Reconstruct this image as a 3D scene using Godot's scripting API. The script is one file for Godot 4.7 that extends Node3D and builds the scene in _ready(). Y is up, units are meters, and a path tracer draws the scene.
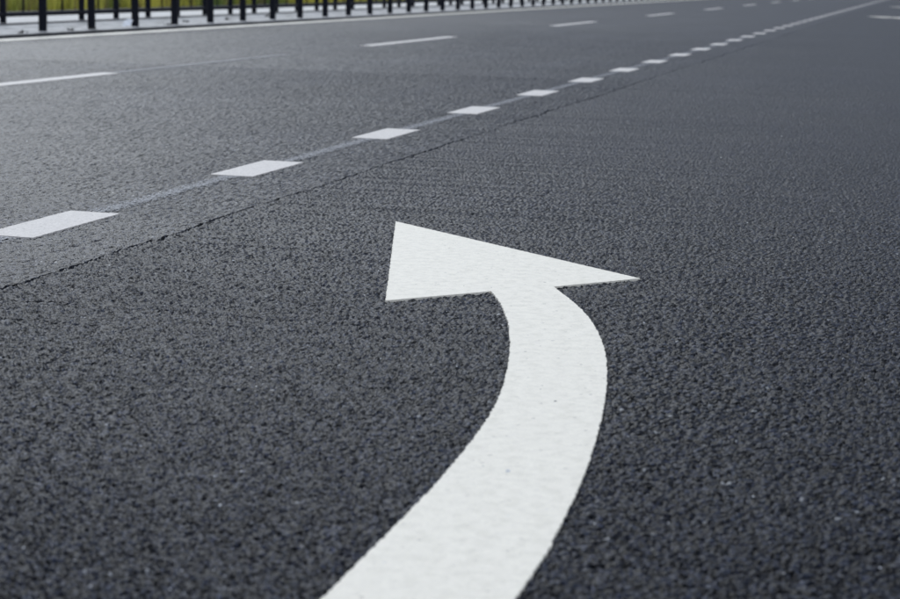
extends Node3D
# World frame: x runs across the road (positive to the right), -z along the road, y up, metres.
# The camera crouches over the lane with the turn arrow, at the origin.

const TILE := 1.6          # metres that one asphalt texture covers
const TEX := 1536
const CRACK := -2.36       # where the two asphalt lanes were joined
const RELIEF := 0.0088     # from the bottom of a pit to the top of a high stone
const FAR_END := 420.0

var rng := RandomNumberGenerator.new()
var heights: PackedFloat32Array
var stone_height: Image
var stone_color: Image
var paint_film_color: Image
var worn_film_color: Image
var used := {}


func _ready() -> void:
	rng.seed = 71
	_camera_and_light()
	_textures()
	_roads()
	_markings()
	_median()
	_railings()
	_vegetation()
	_litter()


# ------------------------------------------------------------------ camera, sky, sun
func _camera_and_light() -> void:
	var cam := Camera3D.new()
	cam.name = "camera"
	var lens := CameraAttributesPhysical.new()
	lens.frustum_focal_length = 72.12
	lens.frustum_focus_distance = 5.4
	lens.frustum_near = 0.05
	lens.frustum_far = 3000.0
	lens.exposure_aperture = 5.8
	cam.attributes = lens
	add_child(cam)
	cam.fov = rad_to_deg(2.0 * atan(299.5 / 1800.0))
	cam.near = 0.05
	cam.far = 3000.0
	cam.transform = Transform3D(Basis(Vector3.UP, 0.2577) * Basis(Vector3.RIGHT, -0.17884) * Basis(Vector3.BACK, 0.02215), Vector3(0, 0.85, 0))
	cam.current = true

	var sky_material := ProceduralSkyMaterial.new()
	sky_material.sky_top_color = Color(0.645, 0.69, 0.775)
	sky_material.sky_horizon_color = Color(0.82, 0.855, 0.91)
	sky_material.sky_curve = 0.2
	sky_material.ground_bottom_color = Color(0.3, 0.31, 0.32)
	sky_material.ground_horizon_color = Color(0.6, 0.62, 0.64)
	sky_material.sun_angle_max = 1.0
	var sky := Sky.new()
	sky.sky_material = sky_material
	var env := Environment.new()
	env.background_mode = Environment.BG_SKY
	env.sky = sky
	env.tonemap_mode = Environment.TONE_MAPPER_LINEAR
	env.tonemap_exposure = 1.48
	env.sdfgi_enabled = true
	env.ssao_enabled = true
	env.ssil_enabled = true
	var around := WorldEnvironment.new()
	around.name = "daylight"
	around.environment = env
	add_child(around)

	var sun := DirectionalLight3D.new()
	sun.name = "sun"
	sun.light_energy = 0.35
	sun.light_color = Color(0.96, 0.98, 1.0)
	sun.light_angular_distance = 16.0
	sun.shadow_enabled = true
	add_child(sun)
	sun.look_at_from_position(Vector3(-4.6, 5.6, -8.4), Vector3.ZERO)   # ahead and to the left, so the posts stand against the light


# ------------------------------------------------------------------ helpers
func tag(o: Node, label: String, category: String, group := "", kind := "") -> void:
	if label != "":
		o.set_meta("label", label)
	if category != "":
		o.set_meta("category", category)
	if group != "":
		o.set_meta("group", group)
	if kind != "":
		o.set_meta("kind", kind)


func numbered(called: String) -> String:
	var n: int = used.get(called, 0)
	used[called] = n + 1
	return called if n == 0 else "%s_%03d" % [called, n]


func mesh_node(called: String, mesh: Mesh, material: Material, parent: Node = self) -> MeshInstance3D:
	var o := MeshInstance3D.new()
	o.name = numbered(called) if parent == self else called
	o.mesh = mesh
	if material:
		o.material_override = material
	parent.add_child(o, true)
	return o


func base(called: String, where := Vector3.ZERO) -> Node3D:
	var o := Node3D.new()
	o.name = numbered(called)
	add_child(o)
	o.position = where
	return o


func lin(r: float, g: float, b: float) -> Color:
	return Color(r, g, b).linear_to_srgb()


func tri(st: SurfaceTool, a: Vector3, b: Vector3, c: Vector3) -> void:
	var n := (c - a).cross(b - a)
	if n.length_squared() < 1e-18:
		return
	n = n.normalized()
	for p: Vector3 in [a, b, c]:
		st.set_normal(n)
		if absf(n.y) > 0.5:
			st.set_uv(Vector2(p.x, p.z))
		elif absf(n.x) > absf(n.z):
			st.set_uv(Vector2(p.y, p.z))
		else:
			st.set_uv(Vector2(p.x, p.y))
		st.add_vertex(p)


func quad(st: SurfaceTool, a: Vector3, b: Vector3, c: Vector3, d: Vector3) -> void:
	tri(st, a, b, c)
	tri(st, a, c, d)


func box(st: SurfaceTool, lo: Vector3, hi: Vector3) -> void:
	var v: Array[Vector3] = []
	for i in 8:
		v.append(Vector3(hi.x if i & 1 else lo.x, hi.y if i & 2 else lo.y, hi.z if i & 4 else lo.z))
	quad(st, v[2], v[6], v[7], v[3])
	quad(st, v[0], v[1], v[5], v[4])
	quad(st, v[0], v[2], v[3], v[1])
	quad(st, v[4], v[5], v[7], v[6])
	quad(st, v[0], v[4], v[6], v[2])
	quad(st, v[1], v[3], v[7], v[5])


# a flat film of paint, with an edge; the outline is in (across, along) metres
func paint_film(outline: PackedVector2Array, top := 0.002) -> ArrayMesh:
	var st := SurfaceTool.new()
	st.begin(Mesh.PRIMITIVE_TRIANGLES)
	var idx := Geometry2D.triangulate_polygon(outline)
	for i in range(0, idx.size(), 3):
		var p: Array[Vector3] = []
		for k in 3:
			var q := outline[idx[i + k]]
			p.append(Vector3(q.x, top, -q.y))
		if (p[2] - p[0]).cross(p[1] - p[0]).y > 0:
			tri(st, p[0], p[1], p[2])
		else:
			tri(st, p[0], p[2], p[1])
	var n := outline.size()
	var turn := 1.0 if Geometry2D.is_polygon_clockwise(outline) else -1.0
	for i in n:
		var a := outline[i]
		var b := outline[(i + 1) % n]
		if turn < 0:
			var t := a
			a = b
			b = t
		quad(st, Vector3(a.x, top, -a.y), Vector3(b.x, top, -b.y), Vector3(b.x, -0.006, -b.y), Vector3(a.x, -0.006, -a.y))
	return st.commit()


# cuts each side of the outline into short runs with the small wander of a hand-laid edge
func ragged(outline: PackedVector2Array, step: float, wander: float) -> PackedVector2Array:
	var out := PackedVector2Array()
	var n := outline.size()
	for i in n:
		var a := outline[i]
		var b := outline[(i + 1) % n]
		var m := maxi(1, int(a.distance_to(b) / step))
		var side := (b - a).normalized().orthogonal()
		for k in m:
			var p := a.lerp(b, float(k) / m)
			if k > 0:
				p += side * rng.randf_range(-wander, wander)
			out.append(p)
	return out


# ------------------------------------------------------------------ textures
# A tile of asphalt: stones of several sizes pressed into bitumen. Height and colour of each stone.
func _textures() -> void:
	var n := TEX
	var h := PackedFloat32Array()
	h.resize(n * n)
	var id := PackedInt32Array()
	id.resize(n * n)
	var r := RandomNumberGenerator.new()
	r.seed = 5
	var tints: Array[Vector3] = [Vector3(0.009, 0.0105, 0.0145)]
	var clumps := FastNoiseLite.new()
	clumps.seed = 15
	clumps.frequency = 0.02
	var px := n / (TILE * 1000.0)          # pixels per millimetre
	for layer in 2:
		var cell: float = ([7.2, 4.4] as Array)[layer] * px
		var m := int(n / cell)
		for gy in m:
			for gx in m:
				if layer == 1 and r.randf() < 0.5:
					continue
				var rad: float = cell * r.randf_range(0.46, 0.78)
				var cx := (gx + r.randf()) * n / m
				var cy := (gy + r.randf()) * n / m
				var ang := r.randf() * PI
				var ca := cos(ang)
				var sa := sin(ang)
				var squash := r.randf_range(1.0, 1.6)
				var top: float = r.randf_range(0.35, 1.0) * (1.0 if layer == 0 else 0.75)
				var tx := r.randf_range(-0.35, 0.35)
				var ty := r.randf_range(-0.35, 0.35)
				var g: float = 0.008 + 0.18 * pow(r.randf(), 2.8)
				g *= 1.0 + clumps.get_noise_2d(absf(cx - n * 0.5), absf(cy - n * 0.5)) * 0.7
				var t := Vector3(g * r.randf_range(0.84, 0.9), g * r.randf_range(0.95, 1.0), g * r.randf_range(1.28, 1.42))
				var odd := r.randf()
				if odd < 0.002:
					t = Vector3(0.95, 0.95, 0.93)  # rare near-white stones: the sparkle of the asphalt painted into the tile
				elif odd < 0.05:
					t = Vector3(0.16, 0.17, 0.205)
				elif odd < 0.08:
					t = Vector3(g * 1.2, g * 1.1, g * 1.1)
				tints.append(t)
				var k := tints.size() - 1
				var reach := int(rad) + 1
				var ix := int(cx)
				var iy := int(cy)
				var inv := 1.0 / rad
				for dy in range(-reach, reach + 1):
					var row := ((iy + dy + n) % n) * n
					for dx in range(-reach, reach + 1):
						var u := (dx * ca + dy * sa) * inv
						var v := (dy * ca - dx * sa) * inv * squash
						var d := maxf(absf(u), absf(v)) * 0.55 + sqrt(u * u + v * v) * 0.45   # blunt, broken corners
						if d < 1.0:
							var z := top * (1.0 - d * d * d * d) + (u * tx + v * ty) * 0.35
							var at := row + (ix + dx + n) % n
							if z > h[at]:
								h[at] = z
								id[at] = k
	heights = h
	var hb := PackedByteArray()
	hb.resize(n * n)
	var cb := PackedByteArray()
	cb.resize(n * n * 3)
	var lut := PackedByteArray()
	for t in tints:
		var c := lin(t.x, t.y, t.z)
		lut.append_array([c.r8, c.g8, c.b8])
	for i in n * n:
		hb[i] = int(clampf(h[i], 0.0, 1.25) * 204.0)
		var k := id[i] * 3
		cb[i * 3] = lut[k]
		cb[i * 3 + 1] = lut[k + 1]
		cb[i * 3 + 2] = lut[k + 2]
	# paint over the same stones: each takes it a little differently, a few have lost theirs
	for worn in 2:
		lut.clear()
		for t in tints:
			var q := r.randf()
			var w := r.randf_range(0.83, 0.9) if worn == 0 else r.randf_range(0.58, 0.72)
			if q < (0.006 if worn == 0 else 0.05):
				w *= r.randf_range(0.6, 0.9)
			var c := lin(w, w * 0.925, w * (0.765 if worn == 0 else 0.83))
			lut.append_array([c.r8, c.g8, c.b8])
		var pb := PackedByteArray()
		pb.resize(n * n * 3)
		for i in n * n:
			var k := id[i] * 3
			pb[i * 3] = lut[k]
			pb[i * 3 + 1] = lut[k + 1]
			pb[i * 3 + 2] = lut[k + 2]
		var film := Image.create_from_data(n, n, false, Image.FORMAT_RGB8, pb)
		if worn == 0:
			paint_film_color = film
		else:
			worn_film_color = film
	stone_height = Image.create_from_data(n, n, false, Image.FORMAT_L8, hb)
	stone_color = Image.create_from_data(n, n, false, Image.FORMAT_RGB8, cb)


func asphalt(tone: Color, rough: float, relief: float, shine: float) -> StandardMaterial3D:
	var m := StandardMaterial3D.new()
	m.albedo_color = tone
	m.albedo_texture = ImageTexture.create_from_image(stone_color)
	m.heightmap_enabled = true
	m.heightmap_texture = ImageTexture.create_from_image(stone_height)
	m.heightmap_scale = relief
	m.roughness = rough
	m.metallic_specular = shine
	m.vertex_color_use_as_albedo = true
	return m


func noise_texture(seed_: int, frequency: float, ramp: Array, size := 512, octaves := 4) -> NoiseTexture2D:
	var f := FastNoiseLite.new()
	f.seed = seed_
	f.frequency = frequency
	f.fractal_octaves = octaves
	var g := Gradient.new()
	g.offsets = PackedFloat32Array(ramp.map(func(a): return a[0]))
	g.colors = PackedColorArray(ramp.map(func(a): return a[1]))
	var t := NoiseTexture2D.new()
	t.width = size
	t.height = size
	t.seamless = true
	t.noise = f
	t.color_ramp = g
	return t


func plain(color: Color, rough: float) -> StandardMaterial3D:
	var m := StandardMaterial3D.new()
	m.albedo_color = color
	m.roughness = rough
	return m


# ------------------------------------------------------------------ road
func crack_edges(along: float, wander: FastNoiseLite, width: FastNoiseLite) -> Vector2:
	var mid := CRACK + wander.get_noise_1d(along) * 0.03 + wander.get_noise_1d(along * 9.0 + 500.0) * 0.016
	var open := width.get_noise_1d(along) * 0.016 + width.get_noise_1d(along * 9.0) * 0.012 + 0.013
	open = clampf(open, 0.0006, 0.028)
	return Vector2(mid - open * 0.5, mid + open * 0.5)


func _roads() -> void:
	var ground := SurfaceTool.new()
	ground.begin(Mesh.PRIMITIVE_TRIANGLES)
	quad(ground, Vector3(-1500, -0.3, -2000), Vector3(1500, -0.3, -2000), Vector3(1500, -0.3, 600), Vector3(-1500, -0.3, 600))
	var gm := plain(Color.WHITE, 0.95)
	gm.albedo_texture = noise_texture(3, 0.02, [[0.2, lin(0.05, 0.06, 0.02)], [0.8, lin(0.1, 0.11, 0.04)]])
	gm.uv1_scale = Vector3(0.2, 0.2, 0.2)
	tag(mesh_node("ground", ground.commit(), gm), "", "", "", "structure")

	var bed := SurfaceTool.new()
	bed.begin(Mesh.PRIMITIVE_TRIANGLES)
	box(bed, Vector3(-10.8, -0.29, -FAR_END), Vector3(6.0, -0.03, 12))
	tag(mesh_node("road_base", bed.commit(), plain(lin(0.012, 0.012, 0.013), 0.9)), "", "", "", "structure")

	var wander := FastNoiseLite.new()
	wander.seed = 12
	wander.frequency = 0.9
	var width := FastNoiseLite.new()
	width.seed = 44
	width.frequency = 0.55
	var patch := FastNoiseLite.new()
	patch.seed = 9
	patch.frequency = 0.5
	patch.fractal_octaves = 4
	for side in 2:
		var parts := Sheet.new()
		var z0 := 1.7 if side == 1 else 3.6
		var near := steps(z0, 15.0, 0.0021 if side == 1 else 0.0028)
		var middle := steps(15.0, 34.0, 0.0032)
		var fine_out := -8.2 if side == 0 else 0.45
		# the side of each block that lies along the joint follows its edge
		var edge := func(z: float) -> float:
			var e := crack_edges(z, wander, width)
			return e.x if side == 0 else e.y
		var before := PackedFloat32Array([-12.0, -4.0, 0.0, z0])
		var after := PackedFloat32Array()
		var q := 34.0
		while q < FAR_END:
			after.append(q)
			q += 0.5 if q < 60.0 else 6.0
		after.append(FAR_END)
		var all := before.duplicate()
		all.append_array(PackedFloat32Array(range(int(z0) + 1, 34)))
		all.append_array(after)
		var outer := -10.47 if side == 0 else 6.0
		sheet_block(parts, before, edge, fine_out, 6, false, side, patch)
		sheet_block(parts, near, edge, fine_out, 860 if side == 0 else 560, true, side, patch)
		sheet_block(parts, middle, edge, outer if side == 0 else fine_out, 720 if side == 0 else 280, true, side, patch)
		sheet_block(parts, after, edge, fine_out, 14, false, side, patch)
		var beside := func(_z: float) -> float: return fine_out
		if side == 0:
			sheet_block(parts, PackedFloat32Array([-12.0, -4.0, 0.0, 4.0, 6.0, 8.0, 10.0, 12.0, 15.0]), beside, outer, 8, false, side, patch)
			sheet_block(parts, after, beside, outer, 8, false, side, patch)
		else:
			sheet_block(parts, all, beside, outer, 14, false, side, patch)
		var mesh := parts.commit()
		if side == 0:
			var o := mesh_node("road", mesh, asphalt(Color(1.0, 1.0, 1.0), 0.52, 0.2, 0.185))
			tag(o, "", "", "", "structure")
		else:
			var o := mesh_node("turning_lane", mesh, asphalt(Color(1.0, 1.0, 1.0), 0.52, 0.2, 0.168))
			tag(o, "", "", "", "structure")


func steps(from: float, to: float, share: float) -> PackedFloat32Array:
	var out := PackedFloat32Array()
	var q := from
	while q < to - 0.01:
		out.append(q)
		q += q * share
	out.append(to)
	return out


class Sheet:
	var v := PackedVector3Array()
	var n := PackedVector3Array()
	var c := PackedColorArray()
	var uv := PackedVector2Array()
	var i := PackedInt32Array()

	func commit() -> ArrayMesh:
		var a := []
		a.resize(Mesh.ARRAY_MAX)
		a[Mesh.ARRAY_VERTEX] = v
		a[Mesh.ARRAY_NORMAL] = n
		a[Mesh.ARRAY_COLOR] = c
		a[Mesh.ARRAY_TEX_UV] = uv
		a[Mesh.ARRAY_INDEX] = i
		var m := ArrayMesh.new()
		m.add_surface_from_arrays(Mesh.PRIMITIVE_TRIANGLES, a)
		return m


# one block of the road's sheet; a raised block follows the stones of the tile, and the side along the joint has a wall
func sheet_block(s: Sheet, rows: PackedFloat32Array, inner: Callable, outer: float, cols: int, raised: bool, side: int, patch: FastNoiseLite) -> void:
	var m := cols + 2
	var first := s.v.size()
	var level := -0.0015
	var ys := PackedFloat32Array()
	ys.resize(rows.size() * m)
	for r in rows.size():
		var z := rows[r]
		var x_in: float = inner.call(z)
		var amount := 0.0
		if raised:
			amount = clampf((34.0 - z) / 10.0, 0.0, 1.0) * clampf((z - (1.7 if side == 1 else 3.6)) * 10.0, 0.0, 1.0)
		for c in m:
			var x := lerpf(outer, x_in, float(mini(c, cols)) / cols)
			# a slow drift of the tile, so that it does not repeat in rows
			var drift := Vector2(patch.get_noise_2d(x * 0.4 + 700.0, z * 0.4), patch.get_noise_2d(x * 0.4 + 900.0, z * 0.4)) * 0.35
			var uv := ((Vector2(x, -z) if side == 1 else Vector2(-z + 0.37, x + 0.81)) + drift) / TILE
			var y := level
			if raised:
				var f := amount * clampf(absf(x - outer) * 10.0, 0.0, 1.0) * (0.7 if side == 0 else lerpf(1.0, 0.5, clampf((z - 4.5) / 6.0, 0.0, 1.0)))
				var px := int(fposmod(uv.x, 1.0) * TEX) % TEX
				var py := int(fposmod(uv.y, 1.0) * TEX) % TEX
				y += f * ((heights[py * TEX + px] - 0.72) * RELIEF + patch.get_noise_2d(x * 25.0, z * 25.0) * 0.0008)
			ys[r * m + c] = y
			var w := patch.get_noise_2d(x * 1.4, z * 0.6) * 0.26 + patch.get_noise_2d(x * 2.2 + 40.0, z * 0.12) * 0.3 + patch.get_noise_2d(x * 6.0 + 90.0, z * 0.8) * 0.14
			var k := clampf((1.0 + w) * (0.33 if side == 0 else 0.28), 0.3, 0.98)  # same asphalt on both sides; the left's lighter sheen is put into its tone
			s.c.append(Color(k, k, k * (1.0 + patch.get_noise_2d(x + 300.0, z) * 0.08)))
			s.uv.append(uv)
			s.v.append(Vector3(x, y if c <= cols else -0.035, -z))
	for r in rows.size():
		for c in m:
			if c >= cols or not raised:
				s.n.append(Vector3.UP if c <= cols else (Vector3.RIGHT if side == 0 else Vector3.LEFT))
				continue
			var at := first + r * m + c
			var xa := s.v[at - 1] if c > 0 else s.v[at]
			var xb := s.v[at + 1] if c < cols else s.v[at]
			var za := s.v[at - m] if r > 0 else s.v[at]
			var zb := s.v[at + m] if r < rows.size() - 1 else s.v[at]
			var n := (xb - xa).cross(zb - za).normalized()
			s.n.append(n if n.y > 0 else -n)
	for r in rows.size() - 1:
		for c in m - 1:
			var a := first + r * m + c
			if side == 0:
				s.i.append_array([a, a + m, a + m + 1, a, a + m + 1, a + 1])
			else:
				s.i.append_array([a, a + m + 1, a + m, a, a + 1, a + m + 1])


# ------------------------------------------------------------------ paint
func paint_material(film: Image) -> StandardMaterial3D:
	var m := plain(Color.WHITE, 0.7)
	m.metallic_specular = 0.3
	m.albedo_texture = ImageTexture.create_from_image(film)
	m.heightmap_enabled = true
	m.heightmap_texture = ImageTexture.create_from_image(stone_height)
	m.heightmap_scale = 0.04
	m.uv1_scale = Vector3(1.0 / TILE, 1.0 / TILE, 1.0)
	m.detail_enabled = true
	m.detail_blend_mode = BaseMaterial3D.BLEND_MODE_MUL
	m.detail_albedo = noise_texture(21, 0.035, [[0.15, Color(0.95, 0.95, 0.945)], [0.45, Color(0.985, 0.985, 0.985)], [0.7, Color.WHITE]], 1024, 5)
	return m


func arrow_outline(offset: float) -> PackedVector2Array:
	var right := PackedVector2Array([Vector2(-0.51, 0.2), Vector2(-0.51, 2.33), Vector2(-0.516, 2.62), Vector2(-0.538, 2.98), Vector2(-0.581, 3.38), Vector2(-0.642, 3.79), Vector2(-0.722, 4.16), Vector2(-0.833, 4.51), Vector2(-0.979, 4.84)])
	var left := PackedVector2Array([Vector2(-1.35, 4.459), Vector2(-1.124, 4.703), Vector2(-1.062, 4.546), Vector2(-0.982, 4.297), Vector2(-0.935, 4.114), Vector2(-0.895, 3.944), Vector2(-0.852, 3.73), Vector2(-0.811, 3.48), Vector2(-0.783, 3.2), Vector2(-0.768, 2.9), Vector2(-0.763, 2.6), Vector2(-0.763, 2.3), Vector2(-0.763, 0.2)])
	var curve_r := smooth(right)
	var out := PackedVector2Array()
	out.append_array(curve_r)
	out.append_array([Vector2(-0.774, 5.071), Vector2(-1.766, 5.94)])
	out.append(left[0])
	out.append_array(smooth(left.slice(1)))
	for i in out.size():
		out[i].y += offset
	return out


func smooth(p: PackedVector2Array) -> PackedVector2Array:
	var out := PackedVector2Array()
	for i in p.size() - 1:
		var a := p[maxi(i - 1, 0)]
		var d := p[mini(i + 2, p.size() - 1)]
		for k in 4:
			out.append(p[i].cubic_interpolate(p[i + 1], a, d, k / 4.0))
	out.append(p[p.size() - 1])
	return out


func bar(x0: float, x1: float, z0: float, z1: float) -> PackedVector2Array:
	return PackedVector2Array([Vector2(x0, z0), Vector2(x0, z1), Vector2(x1, z1), Vector2(x1, z0)])


# what is left of an older line: flakes of paint on the stones
func worn_line(x: float, half: float, z0: float, z1: float, share: float) -> ArrayMesh:
	var st := SurfaceTool.new()
	st.begin(Mesh.PRIMITIVE_TRIANGLES)
	var count := int((z1 - z0) * half * 2.0 / 0.00004 * share)
	for i in count:
		var c := Vector3(x + clampf(rng.randfn(0, 0.5), -1.0, 1.0) * half, 0.0008 + rng.randf() * 0.0012, -rng.randf_range(z0, z1))
		var r := rng.randf_range(0.002, 0.005)
		var a0 := rng.randf() * TAU
		var ring: Array[Vector3] = []
		for k in 5:
			var q := r * rng.randf_range(0.6, 1.2)
			ring.append(c + Vector3(cos(a0 + k * TAU / 5) * q, 0, sin(a0 + k * TAU / 5) * q))
		for k in 3:
			tri(st, ring[0], ring[k + 1], ring[k + 2])
	return st.commit()


func _markings() -> void:
	var white := paint_material(paint_film_color)
	var dashed := paint_material(worn_film_color)
	var arrow := base("turn_arrow")
	mesh_node("painted_surface", paint_film(ragged(arrow_outline(0.0), 0.007, 0.0018)), white, arrow)
	var spot := PackedVector2Array()
	for k in 9:
		spot.append(Vector2(-0.668, 2.955) + Vector2.from_angle(k * TAU / 9) * Vector2(0.0045, 0.009) * rng.randf_range(0.7, 1.3))
	var stain := mesh_node("tar_spot", paint_film(spot, 0.0024), plain(lin(0.5, 0.5, 0.49), 0.7), arrow)
	stain.set_meta("label", "small grey tar spot on the white arrow shaft")
	tag(arrow, "big white left turn arrow whose whole curved shaft crosses the dark asphalt", "road arrow", "painted turn arrows")
	var far_arrow := mesh_node("turn_arrow", paint_film(arrow_outline(43.1)), white)
	tag(far_arrow, "small far white turn arrow, the first beyond the big curved arrow", "road arrow", "painted turn arrows")
	far_arrow = mesh_node("turn_arrow", paint_film(arrow_outline(64.6)), white)
	tag(far_arrow, "tiny farthest white turn arrow, the second beyond the big curved arrow", "road arrow", "painted turn arrows")

	for i in range(-2, 90):
		var z := 5.104 + 1.9095 * i
		var o := mesh_node("short_line_dash", paint_film(ragged(bar(-2.90, -2.711, z, z + 0.632), 0.008 if i < 4 else 0.2, 0.0025 if i < 20 else 0.0)), dashed)
		tag(o, "short wide white dash of the broken line beside the asphalt joint", "road marking", "short dashes of the broken line beside the asphalt joint")
		if i < 12:
			var g := mesh_node("worn_line", worn_line(-2.80, 0.045, z + 0.65, z + 1.9, 0.9), plain(lin(0.29, 0.295, 0.305), 0.7))
			tag(g, "faint worn trace of old paint between two short white dashes", "road marking", "worn paint between the short dashes")
	for i in range(-1, 14):
		var z := 9.586 + 10.743 * i
		var o := mesh_node("lane_line_dash", paint_film(ragged(bar(-6.52, -6.365, z, z + 3.918), 0.05 if i < 2 else 0.5, 0.003)), dashed)
		tag(o, "long narrow white dash of the lane line between the two far lanes", "road marking", "long dashes of the lane line")
	var trace := mesh_node("worn_line", worn_line(-6.43, 0.05, 13.55, 17.6, 1.6), plain(lin(0.29, 0.295, 0.305), 0.7))
	tag(trace, "faint worn trace of old paint after a long lane dash", "road marking")
	var edge := mesh_node("edge_line", paint_film(bar(-10.37, -10.08, -11, FAR_END - 5)), white)
	tag(edge, "continuous white edge line along the dark kerb of the railed median", "road marking")
	edge = mesh_node("edge_line", paint_film(bar(4.0, 4.15, -11, FAR_END - 5)), white)
	tag(edge, "continuous white edge line along the grass verge side", "road marking")


# ------------------------------------------------------------------ median
func strip(called: String, x0: float, x1: float, y0: float, y1: float, material: Material) -> MeshInstance3D:
	var st := SurfaceTool.new()
	st.begin(Mesh.PRIMITIVE_TRIANGLES)
	box(st, Vector3(x0, y0, -FAR_END), Vector3(x1, y1, 12))
	var o := mesh_node(called, st.commit(), material)
	tag(o, "", "", "", "structure")
	return o


func _median() -> void:
	var dark := plain(Color.WHITE, 0.85)
	dark.albedo_texture = noise_texture(31, 0.03, [[0.2, lin(0.018, 0.019, 0.022)], [0.8, lin(0.05, 0.05, 0.052)]])
	var pale := plain(Color.WHITE, 0.9)
	pale.albedo_texture = noise_texture(33, 0.007, [[0.1, lin(0.16, 0.15, 0.13)], [0.4, lin(0.42, 0.405, 0.37)], [0.6, lin(0.55, 0.535, 0.5)], [1.0, lin(0.63, 0.615, 0.58)]], 1024, 6)
	pale.uv1_scale = Vector3(0.35, 0.35, 1)
	var glare_pale := plain(Color.WHITE, 0.9)  # whitish concrete, with the glare on the far strip put into its colour
	glare_pale.albedo_texture = noise_texture(35, 0.007, [[0.1, lin(0.5, 0.48, 0.44)], [0.4, lin(0.66, 0.635, 0.58)], [1.0, lin(0.75, 0.72, 0.66)]], 1024, 6)
	glare_pale.uv1_scale = Vector3(0.3, 0.3, 1)
	strip("kerb", -10.58, -10.49, -0.29, 0.032, dark)
	strip("median_paving", -12.26, -10.58, -0.29, 0.03, pale)
	strip("inner_kerb", -12.36, -12.26, -0.29, 0.046, dark)
	strip("back_paving", -14.4, -12.36, -0.29, 0.05, glare_pale)


# ------------------------------------------------------------------ railings
func tube(radius: float, height: float, sides := 14) -> CylinderMesh:
	var c := CylinderMesh.new()
	c.top_radius = radius
	c.bottom_radius = radius
	c.height = height
	c.radial_segments = sides
	c.rings = 1
	return c


func _railings() -> void:
	var steel := plain(lin(0.006, 0.007, 0.012), 0.6)
	steel.metallic_specular = 0.25
	var front := base("road_railing", Vector3(-10.86, 0.03, -20.81))
	tag(front, "black railing of stout round posts standing next to the dark kerb and white edge line", "railing")
	var post := tube(0.053, 1.15)
	var cap := SphereMesh.new()
	cap.radius = 0.055
	cap.height = 0.05
	cap.radial_segments = 12
	cap.rings = 5
	for i in range(-14, 120):
		var p := mesh_node("post", post, steel, front)
		p.position = Vector3(0, 0.555, -1.368 * i)
		var k := mesh_node("cap", cap, steel, p)
		k.position = Vector3(0, 0.575, 0)
	var rail := tube(0.03, 1.368 * 133, 10)
	for y: float in [0.72, 1.02]:
		var r := mesh_node("rail", rail, steel, front)
		r.rotation.x = PI / 2
		r.position = Vector3(0, y, -1.368 * 52.5)
	var back := base("back_railing", Vector3(-12.42, 0.05, -22.65))
	tag(back, "black railing of slim posts with a low rail, just before the grass bank", "railing")
	var slim := tube(0.045, 1.0)
	var thin := tube(0.014, 0.75, 8)
	for i in range(-14, 120):
		var p := mesh_node("post", slim, steel, back)
		p.position = Vector3(0, 0.48, -1.193 * i)
		var b := mesh_node("baluster", thin, steel, back)
		b.position = Vector3(-0.01, 0.48, -1.193 * (i + 0.5))
	for a: Array in [[0.118, 0.036], [0.86, 0.03]]:
		var r := mesh_node("rail", tube(a[1], 1.193 * 133, 10), steel, back)
		r.rotation.x = PI / 2
		r.position = Vector3(0, a[0], -1.193 * 52.5)


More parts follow.
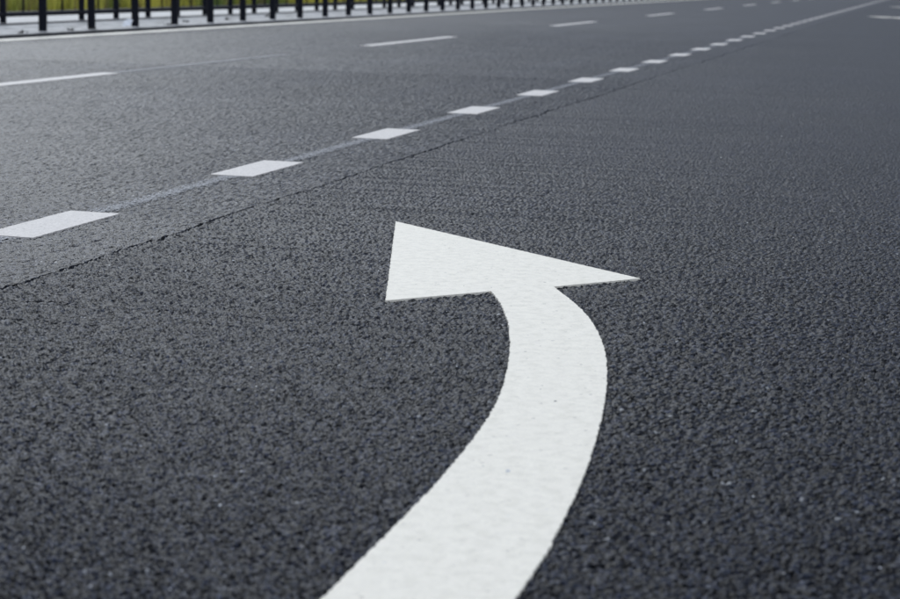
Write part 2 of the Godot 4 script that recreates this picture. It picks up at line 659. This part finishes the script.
# ------------------------------------------------------------------ vegetation behind the railings
func _vegetation() -> void:
	var hump := FastNoiseLite.new()
	hump.seed = 3
	hump.frequency = 0.15
	var st := SurfaceTool.new()
	st.begin(Mesh.PRIMITIVE_TRIANGLES)
	var profile: Array[Vector2] = [Vector2(-14.3, 0.0), Vector2(-14.7, 0.1), Vector2(-17, 0.34), Vector2(-20, 0.9), Vector2(-26, 1.6), Vector2(-60, 1.8)]
	var zs := range(-12, 421, 4)
	for i in zs.size() - 1:
		for k in profile.size() - 1:
			var a := profile[k]
			var b := profile[k + 1]
			var f := func(q: Vector2, z: float): return Vector3(q.x, q.y + (hump.get_noise_2d(q.x, z) * 0.12 if q.y > 0.05 else 0.0), -z)
			quad(st, f.call(b, zs[i + 1]), f.call(a, zs[i + 1]), f.call(a, zs[i]), f.call(b, zs[i]))
	var soil := plain(Color.WHITE, 0.95)
	soil.albedo_texture = noise_texture(51, 0.02, [[0.2, lin(0.04, 0.05, 0.015)], [0.5, lin(0.1, 0.105, 0.03)], [0.8, lin(0.15, 0.13, 0.05)]])
	tag(mesh_node("grass_bank", st.commit(), soil), "", "", "", "structure")

	# tall grass
	var blade := SurfaceTool.new()
	blade.begin(Mesh.PRIMITIVE_TRIANGLES)
	for k in 5:
		var turn := k * 1.26
		var d := Vector3(cos(turn), 0, sin(turn))
		var s := Vector3(-d.z, 0, d.x) * 0.006
		var lean := 0.06 + 0.03 * k
		var p0 := d * 0.02
		var p1 := p0 + d * lean * 0.4 + Vector3.UP * 0.22
		var p2 := p0 + d * lean * 1.3 + Vector3.UP * (0.38 + 0.03 * k)
		quad(blade, p0 - s, p0 + s, p1 + s * 0.8, p1 - s * 0.8)
		tri(blade, p1 - s * 0.8, p1 + s * 0.8, p2)
	var gm := plain(Color.WHITE, 0.7)
	gm.vertex_color_use_as_albedo = true
	gm.cull_mode = BaseMaterial3D.CULL_DISABLED
	gm.backlight_enabled = true
	gm.backlight = Color(0.35, 0.36, 0.1)
	var mm := MultiMesh.new()
	mm.transform_format = MultiMesh.TRANSFORM_3D
	mm.use_colors = true
	mm.mesh = blade.commit()
	mm.instance_count = 26000
	var hue := FastNoiseLite.new()
	hue.seed = 77
	hue.frequency = 0.35
	for i in mm.instance_count:
		var x := -14.4 - absf(rng.randfn(0, 1.0)) * 2.2
		var z := rng.randf_range(18, 95)
		var y := 0.0
		for k in profile.size() - 1:
			if x <= profile[k].x and x >= profile[k + 1].x:
				y = lerpf(profile[k].y, profile[k + 1].y, (x - profile[k].x) / (profile[k + 1].x - profile[k].x))
		var s := rng.randf_range(0.6, 1.5)
		mm.set_instance_transform(i, Transform3D(Basis(Vector3.UP, rng.randf() * TAU).scaled(Vector3(s, s * rng.randf_range(0.7, 1.3), s)), Vector3(x, y - 0.02, -z)))
		var t := clampf(0.5 + hue.get_noise_2d(x, z) * 1.9 + rng.randf_range(-0.25, 0.25), 0, 1)
		var c := Color(0.15, 0.21, 0.04).lerp(Color(0.6, 0.55, 0.09), t)
		if rng.randf() < 0.1:
			c = Color(0.2, 0.13, 0.07)
		mm.set_instance_color(i, c)
	var grass := MultiMeshInstance3D.new()
	grass.name = "tall_grass"
	grass.multimesh = mm
	grass.material_override = gm
	add_child(grass)
	tag(grass, "tall yellow green grass on the bank behind the black railings", "grass", "", "stuff")

	# low shrubs on the bank
	var leaf_green := plain(lin(0.05, 0.085, 0.025), 0.6)
	leaf_green.cull_mode = BaseMaterial3D.CULL_DISABLED
	leaf_green.backlight_enabled = true
	leaf_green.backlight = Color(0.1, 0.16, 0.04)
	var leaf_olive := leaf_green.duplicate()
	leaf_olive.albedo_color = lin(0.13, 0.13, 0.03)
	var wood := plain(lin(0.09, 0.065, 0.045), 0.85)
	for i in 14:
		var z := 24.0 + i * 2.9 + rng.randf_range(-0.8, 0.8)
		var x := -17.2 - rng.randf() * 1.2
		var sh := base("shrub", Vector3(x, 0.28, -z))
		var stems := SurfaceTool.new()
		stems.begin(Mesh.PRIMITIVE_TRIANGLES)
		var leaves := SurfaceTool.new()
		leaves.begin(Mesh.PRIMITIVE_TRIANGLES)
		var hgt := rng.randf_range(0.9, 1.5)
		for k in 9:
			var d := Vector3(rng.randfn(0, 0.35), 1.0, rng.randfn(0, 0.35)).normalized()
			var side := d.cross(Vector3.RIGHT).normalized() * 0.012
			var tip := d * hgt * rng.randf_range(0.7, 1.1)
			tri(stems, -side, side, tip)
			tri(stems, -side.rotated(Vector3.UP, 1.5), side.rotated(Vector3.UP, 1.5), tip)
			for q in 110:
				var c := tip * rng.randf_range(0.05, 1.05) + Vector3(rng.randfn(0, 0.13), rng.randfn(0, 0.09), rng.randfn(0, 0.13))
				var u := Vector3(rng.randfn(), rng.randfn(), rng.randfn()).normalized()
				var w := u.cross(Vector3(rng.randfn(), rng.randfn(), rng.randfn())).normalized()
				var l := rng.randf_range(0.025, 0.05)
				quad(leaves, c - u * l, c + w * l * 0.45, c + u * l, c - w * l * 0.45)
		mesh_node("stems", stems.commit(), wood, sh)
		mesh_node("foliage", leaves.commit(), leaf_olive if i % 3 == 1 else leaf_green, sh)
		tag(sh, "low yellowish olive shrub in the tall grass behind the railings" if i % 3 == 1 else "low dark green leafy shrub in the tall grass behind the railings", "shrub", "shrubs on the grass bank")


# ------------------------------------------------------------------ litter on the median
func _litter() -> void:
	var brown := plain(lin(0.05, 0.045, 0.035), 0.9)
	var spots: Array[Vector2] = [Vector2(-10.72, 21.25), Vector2(-10.75, 21.95), Vector2(-10.7, 19.95), Vector2(-10.78, 24.4), Vector2(-10.9, 24.9), Vector2(-11.25, 27.9), Vector2(-11.5, 30.4), Vector2(-11.2, 26.1)]
	for i in spots.size():
		var st := SurfaceTool.new()
		st.begin(Mesh.PRIMITIVE_TRIANGLES)
		for k in 7:
			var c := Vector3(rng.randfn(0, 0.03), 0.012, rng.randfn(0, 0.05))
			var u := Vector3(rng.randfn(), rng.randf() * 0.5, rng.randfn()).normalized() * rng.randf_range(0.025, 0.05)
			var w := u.cross(Vector3.UP).normalized() * 0.022
			var lift := Vector3.UP * rng.randf_range(0.0, 0.02)
			tri(st, c - u + lift, c - w, c + w)
			tri(st, c + u + lift, c - w, c + w)
			tri(st, c - Vector3(0, 0.012, 0), c + w, c - w)
		var o := mesh_node("dead_leaves", st.commit(), brown)
		o.position = Vector3(spots[i].x, 0.031, -spots[i].y)
		tag(o, "small clump of dark dead leaves lying on the pale median paving", "leaves", "dead leaf clumps on the median")
	# loose grit on the lane, its pale grains added as painted glints
	var grain := SphereMesh.new()
	grain.radius = 0.5
	grain.height = 0.8
	grain.radial_segments = 6
	grain.rings = 3
	var mm := MultiMesh.new()
	mm.transform_format = MultiMesh.TRANSFORM_3D
	mm.use_colors = true
	mm.mesh = grain
	mm.instance_count = 420
	for i in mm.instance_count:
		var z := 2.0 + 9.0 * pow(rng.randf(), 1.3)
		var size := rng.randf_range(0.002, 0.0046) * (1.6 if rng.randf() < 0.1 else 1.0)
		var turn := Basis.from_euler(Vector3(rng.randf() * TAU, rng.randf() * TAU, rng.randf() * TAU))
		mm.set_instance_transform(i, Transform3D(turn.scaled(Vector3(size, size * 0.7, size)), Vector3(rng.randf_range(-0.56 * z, 0.05), 0.0014, -z)))
		var pale := rng.randf()
		mm.set_instance_color(i, Color(0.7, 0.7, 0.68) if pale < 0.35 else Color(0.2, 0.19, 0.17) if pale < 0.7 else Color(0.04, 0.04, 0.045))
	var grit := MultiMeshInstance3D.new()
	grit.name = "grit_and_glints"
	grit.multimesh = mm
	var gm := plain(Color.WHITE, 0.5)
	gm.vertex_color_use_as_albedo = true
	grit.material_override = gm
	add_child(grit)
	tag(grit, "tiny loose dark grit and pale grains added as glints, scattered over the asphalt lane", "grit", "", "stuff")
	var st2 := SurfaceTool.new()
	st2.begin(Mesh.PRIMITIVE_TRIANGLES)
	var g: Array[Vector3] = []
	for y in 4:
		for x in 4:
			g.append(Vector3((x - 1.5) * 0.04, 0.004 + absf(sin(x * 2.1 + y * 1.3)) * 0.028 + 0.03 * (3 - y), (y - 1.5) * 0.035))
	for y in 3:
		for x in 3:
			var a := y * 4 + x
			quad(st2, g[a], g[a + 1], g[a + 5], g[a + 4])
	var scrap := mesh_node("paper_scrap", st2.commit(), plain(lin(0.9, 0.9, 0.88), 0.6))
	scrap.position = Vector3(-10.72, 0.03, -23.0)
	tag(scrap, "crumpled scrap of white paper at the foot of a black post", "litter")
